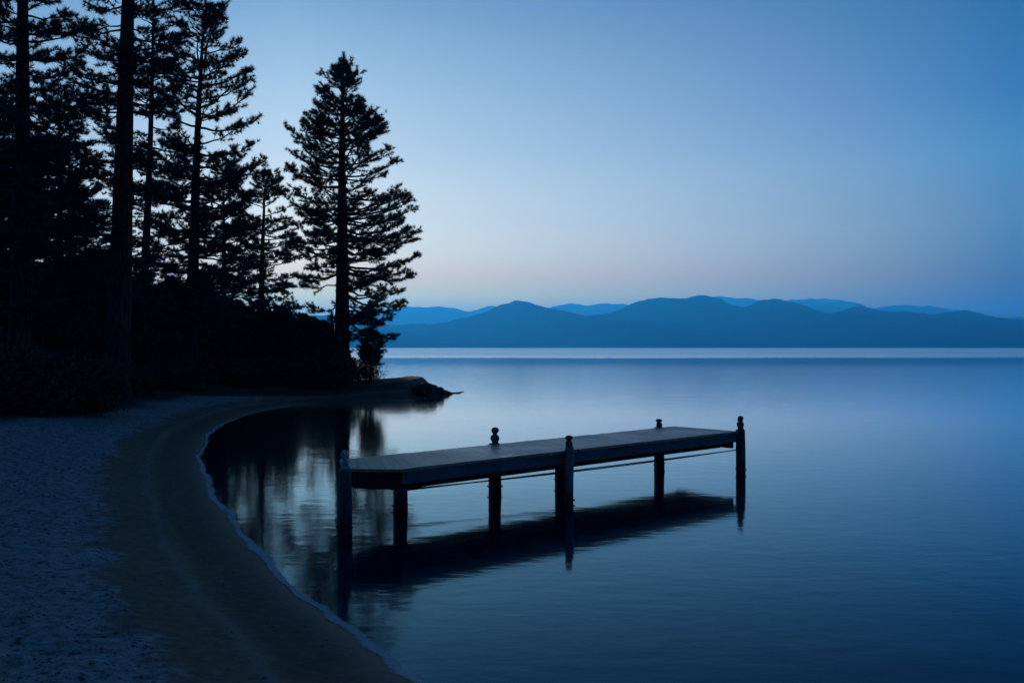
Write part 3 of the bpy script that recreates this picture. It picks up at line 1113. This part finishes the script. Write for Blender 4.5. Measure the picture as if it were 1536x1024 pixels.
shrub_at(522, 51, 1.3, 1.2, 1.0, 1500, "small dark shrub against the right side of the lone pine's trunk", 90, group=GS)


under = None
GU = "undergrowth shrubs among the trunks"
LU = "dark shrub in the black undergrowth among the trunks, merging with its neighbours"
under = make_shrub(tree_base(150, 54), 3.0, 2.2, 2.6, 4200, LU, 95, group=GU, leaf=0.12)
for k, px in enumerate((60, 105, 200, 245, 290, 335, 380, 425, 20)):
    Yb = 52 + (k * 5) % 12
    copy_tree(under, tree_base(px, Yb), k * 1.3, (1.1, 0.95 + 0.1 * (k % 3)))
for k, px in enumerate((228, 250, 272, 130, 495)):
    copy_tree(under, tree_base(px, 48.5), k * 2.1, (0.8, 0.75))

# ------------------------------------------------------------------ rocks on the point
def rock(px, py, size, flat, seed, label, z=0.0):
    x, y, _ = at_z(px, py, z)
    bm = bmesh.new()
    bmesh.ops.create_icosphere(bm, subdivisions=4, radius=1.0)
    rr = random.Random(seed)
    off = Vector((rr.uniform(0, 50), rr.uniform(0, 50), rr.uniform(0, 50)))
    sx, sy, sz = size * rr.uniform(0.9, 1.4), size * rr.uniform(0.8, 1.1), size * flat
    for v in bm.verts:
        n = mnoise.noise(v.co * 1.1 + off) * 0.45 + mnoise.noise(v.co * 2.6 + off) * 0.22 + mnoise.noise(v.co * 6 + off) * 0.08
        c = v.co * (1 + n)
        c = Vector((math.copysign(abs(c.x) ** 0.85, c.x), math.copysign(abs(c.y) ** 0.85, c.y), math.copysign(abs(c.z) ** 0.8, c.z)))
        v.co = Vector((c.x * sx, c.y * sy, c.z * sz))
    me_ = bpy.data.meshes.new("rock")
    bm.to_mesh(me_)
    bm.free()
    me_.materials.append(M_ROCK)
    o = bpy.data.objects.new("rock", me_)
    o.location = (x, y, z)
    o.rotation_euler = (0, 0, rr.uniform(0, 6))
    COL.objects.link(o)
    return tag(o, label, "rock", "rocks at the tip of the point")


rock(651, 590, 0.42, 0.95, 1, "biggest dark boulder at the tip of the point", 0.16)
rock(640, 587, 0.36, 1.1, 2, "dark boulder on the bank just inland of the biggest boulder", 0.30)
rock(662, 592, 0.30, 0.8, 3, "middle-sized rock at the waterline beside the biggest boulder", 0.03)
rock(672, 591, 0.24, 0.55, 4, "low wet rock lakeward of the middle-sized rock", 0.0)
rock(684, 590, 0.20, 0.32, 5, "flat rock barely above the water off the point", -0.01)
rock(655, 600, 0.22, 0.5, 6, "small rock in the shallows on the near side of the point", 0.0)

rock(628, 584, 0.34, 0.7, 7, "flat-topped rock in the bank, furthest inland of the point's rocks", 0.42)
rock(646, 584, 0.30, 0.9, 8, "rock perched behind the biggest boulder at the top of the bank", 0.40)
rock(640, 596, 0.20, 0.5, 9, "small rock at the foot of the bank under the inland boulders", 0.02)
rock(692, 588, 0.13, 0.3, 10, "tiny rock farthest out in the lake off the point", -0.01)

# ------------------------------------------------------------------ light
SUN_AZ, HAZE_LAMP_EL = math.radians(-21.0), math.radians(5.4)
haze_lamp = bpy.data.lights.new("haze_lamp", "SUN")  # added lamp: the real sun has set; this one brightens the haze
haze_lamp.energy = 5.0
haze_lamp.angle = math.radians(3)
haze_lamp.color = (1.0, 0.97, 0.94)
so = bpy.data.objects.new("haze_lamp", haze_lamp)
dv = Vector((math.sin(SUN_AZ) * math.cos(HAZE_LAMP_EL), math.cos(SUN_AZ) * math.cos(HAZE_LAMP_EL), math.sin(HAZE_LAMP_EL)))
so.rotation_euler = dv.to_track_quat("Z", "Y").to_euler()
so.location = (-40, 100, 60)
COL.objects.link(so)

wd = bpy.data.worlds.new("World")
sc.world = wd
wd.use_nodes = True


class WT(NT):
    def __init__(self, w):
        self.t = w.node_tree


w = WT(wd)
bg = wd.node_tree.nodes["Background"]
tc = w.n("ShaderNodeTexCoord").outputs["Generated"]
sp = w.n("ShaderNodeSeparateXYZ")
w.l(tc, sp.inputs[0])
el = w.math("DIVIDE", w.math("ARCSINE", sp.outputs[2]), math.pi / 2)
az = w.math("ARCTAN2", sp.outputs[0], sp.outputs[1])
da = w.math("ABSOLUTE", w.math("SUBTRACT", az, math.radians(-12)))


def eramp(rows):
    return w.mix(1.0, w.ramp(el, [(e_ / 90.0, tuple(x * 0.5 for x in c)) for e_, c in rows]), (2.0, 2.0, 2.0), "MULTIPLY")


# linear sky radiance by elevation (degrees): towards the afterglow, 38 degrees to the right of it, and behind the camera
#SKY0
LEFT_ROWS = [(0, (2.5000, 2.0221, 0.0177)), (2.81, (2.5000, 2.0221, 0.0177)), (3.73, (2.2718, 1.4839, 0.3453)), (5.21, (1.7529, 1.4622, 0.8174)), (7.05, (1.2838, 1.2375, 0.9348)), (10.68, (0.7700, 0.8639, 0.8439)), (14.23, (0.4967, 0.6620, 0.7688)), (18.34, (0.2546, 0.4160, 0.5978)), (25, (0.1000, 0.2700, 0.5300)), (38, (0.0300, 0.1170, 0.3000)), (60, (0.0100, 0.0480, 0.1550)), (90, (0.0060, 0.0270, 0.0930))]
RIGHT_ROWS = [(0, (0.1643, 0.0203, 0.0047)), (2.54, (0.1643, 0.0203, 0.0047)), (3.38, (0.1610, 0.1065, 0.0425)), (4.72, (0.1468, 0.2062, 0.2011)), (6.38, (0.1482, 0.2586, 0.3471)), (9.68, (0.0964, 0.2791, 0.4922)), (12.91, (0.0483, 0.1826, 0.4314)), (16.69, (0.0322, 0.1433, 0.3419)), (25, (0.0190, 0.1120, 0.3000)), (38, (0.0110, 0.0650, 0.1950)), (60, (0.0065, 0.0340, 0.1170)), (90, (0.0060, 0.0270, 0.0930))]
#SKY1
BACK_ROWS = [(0, (0.008, 0.027, 0.080)), (10, (0.009, 0.032, 0.098)), (40, (0.0065, 0.027, 0.093)), (90, (0.006, 0.027, 0.093))]
LEFT, RIGHT, BACK = eramp(LEFT_ROWS), eramp(RIGHT_ROWS), eramp(BACK_ROWS)
t1 = w.maprange(da, 0.0, math.radians(38), 0, 1)
t2 = w.maprange(da, math.radians(38), math.radians(110), 0, 1, True)
grad = w.mix(t2, w.mix(t1, LEFT, RIGHT), BACK)
sky = w.n("ShaderNodeTexSky", sky_type="NISHITA", sun_disc=False)
sky.sun_elevation = math.radians(-3.0)
sky.sun_rotation = SUN_AZ
sky.altitude = 1900
out = w.mix(1.0, grad, w.mix(1.0, sky.outputs[0], (0.05, 0.05, 0.05), "MULTIPLY"), "ADD")
w.l(out, bg.inputs[0])
bg.inputs[1].default_value = 1.0

# ------------------------------------------------------------------ render
vs_ = sc.view_settings
vs_.view_transform = "Standard"
vs_.look = "None"
vs_.exposure = 0.0
vs_.gamma = 1.0
vs_.use_curve_mapping = False
cy = sc.cycles
cy.use_denoising = True
cy.max_bounces = 8
cy.volume_bounces = 3
cy.sample_clamp_indirect = 4.0
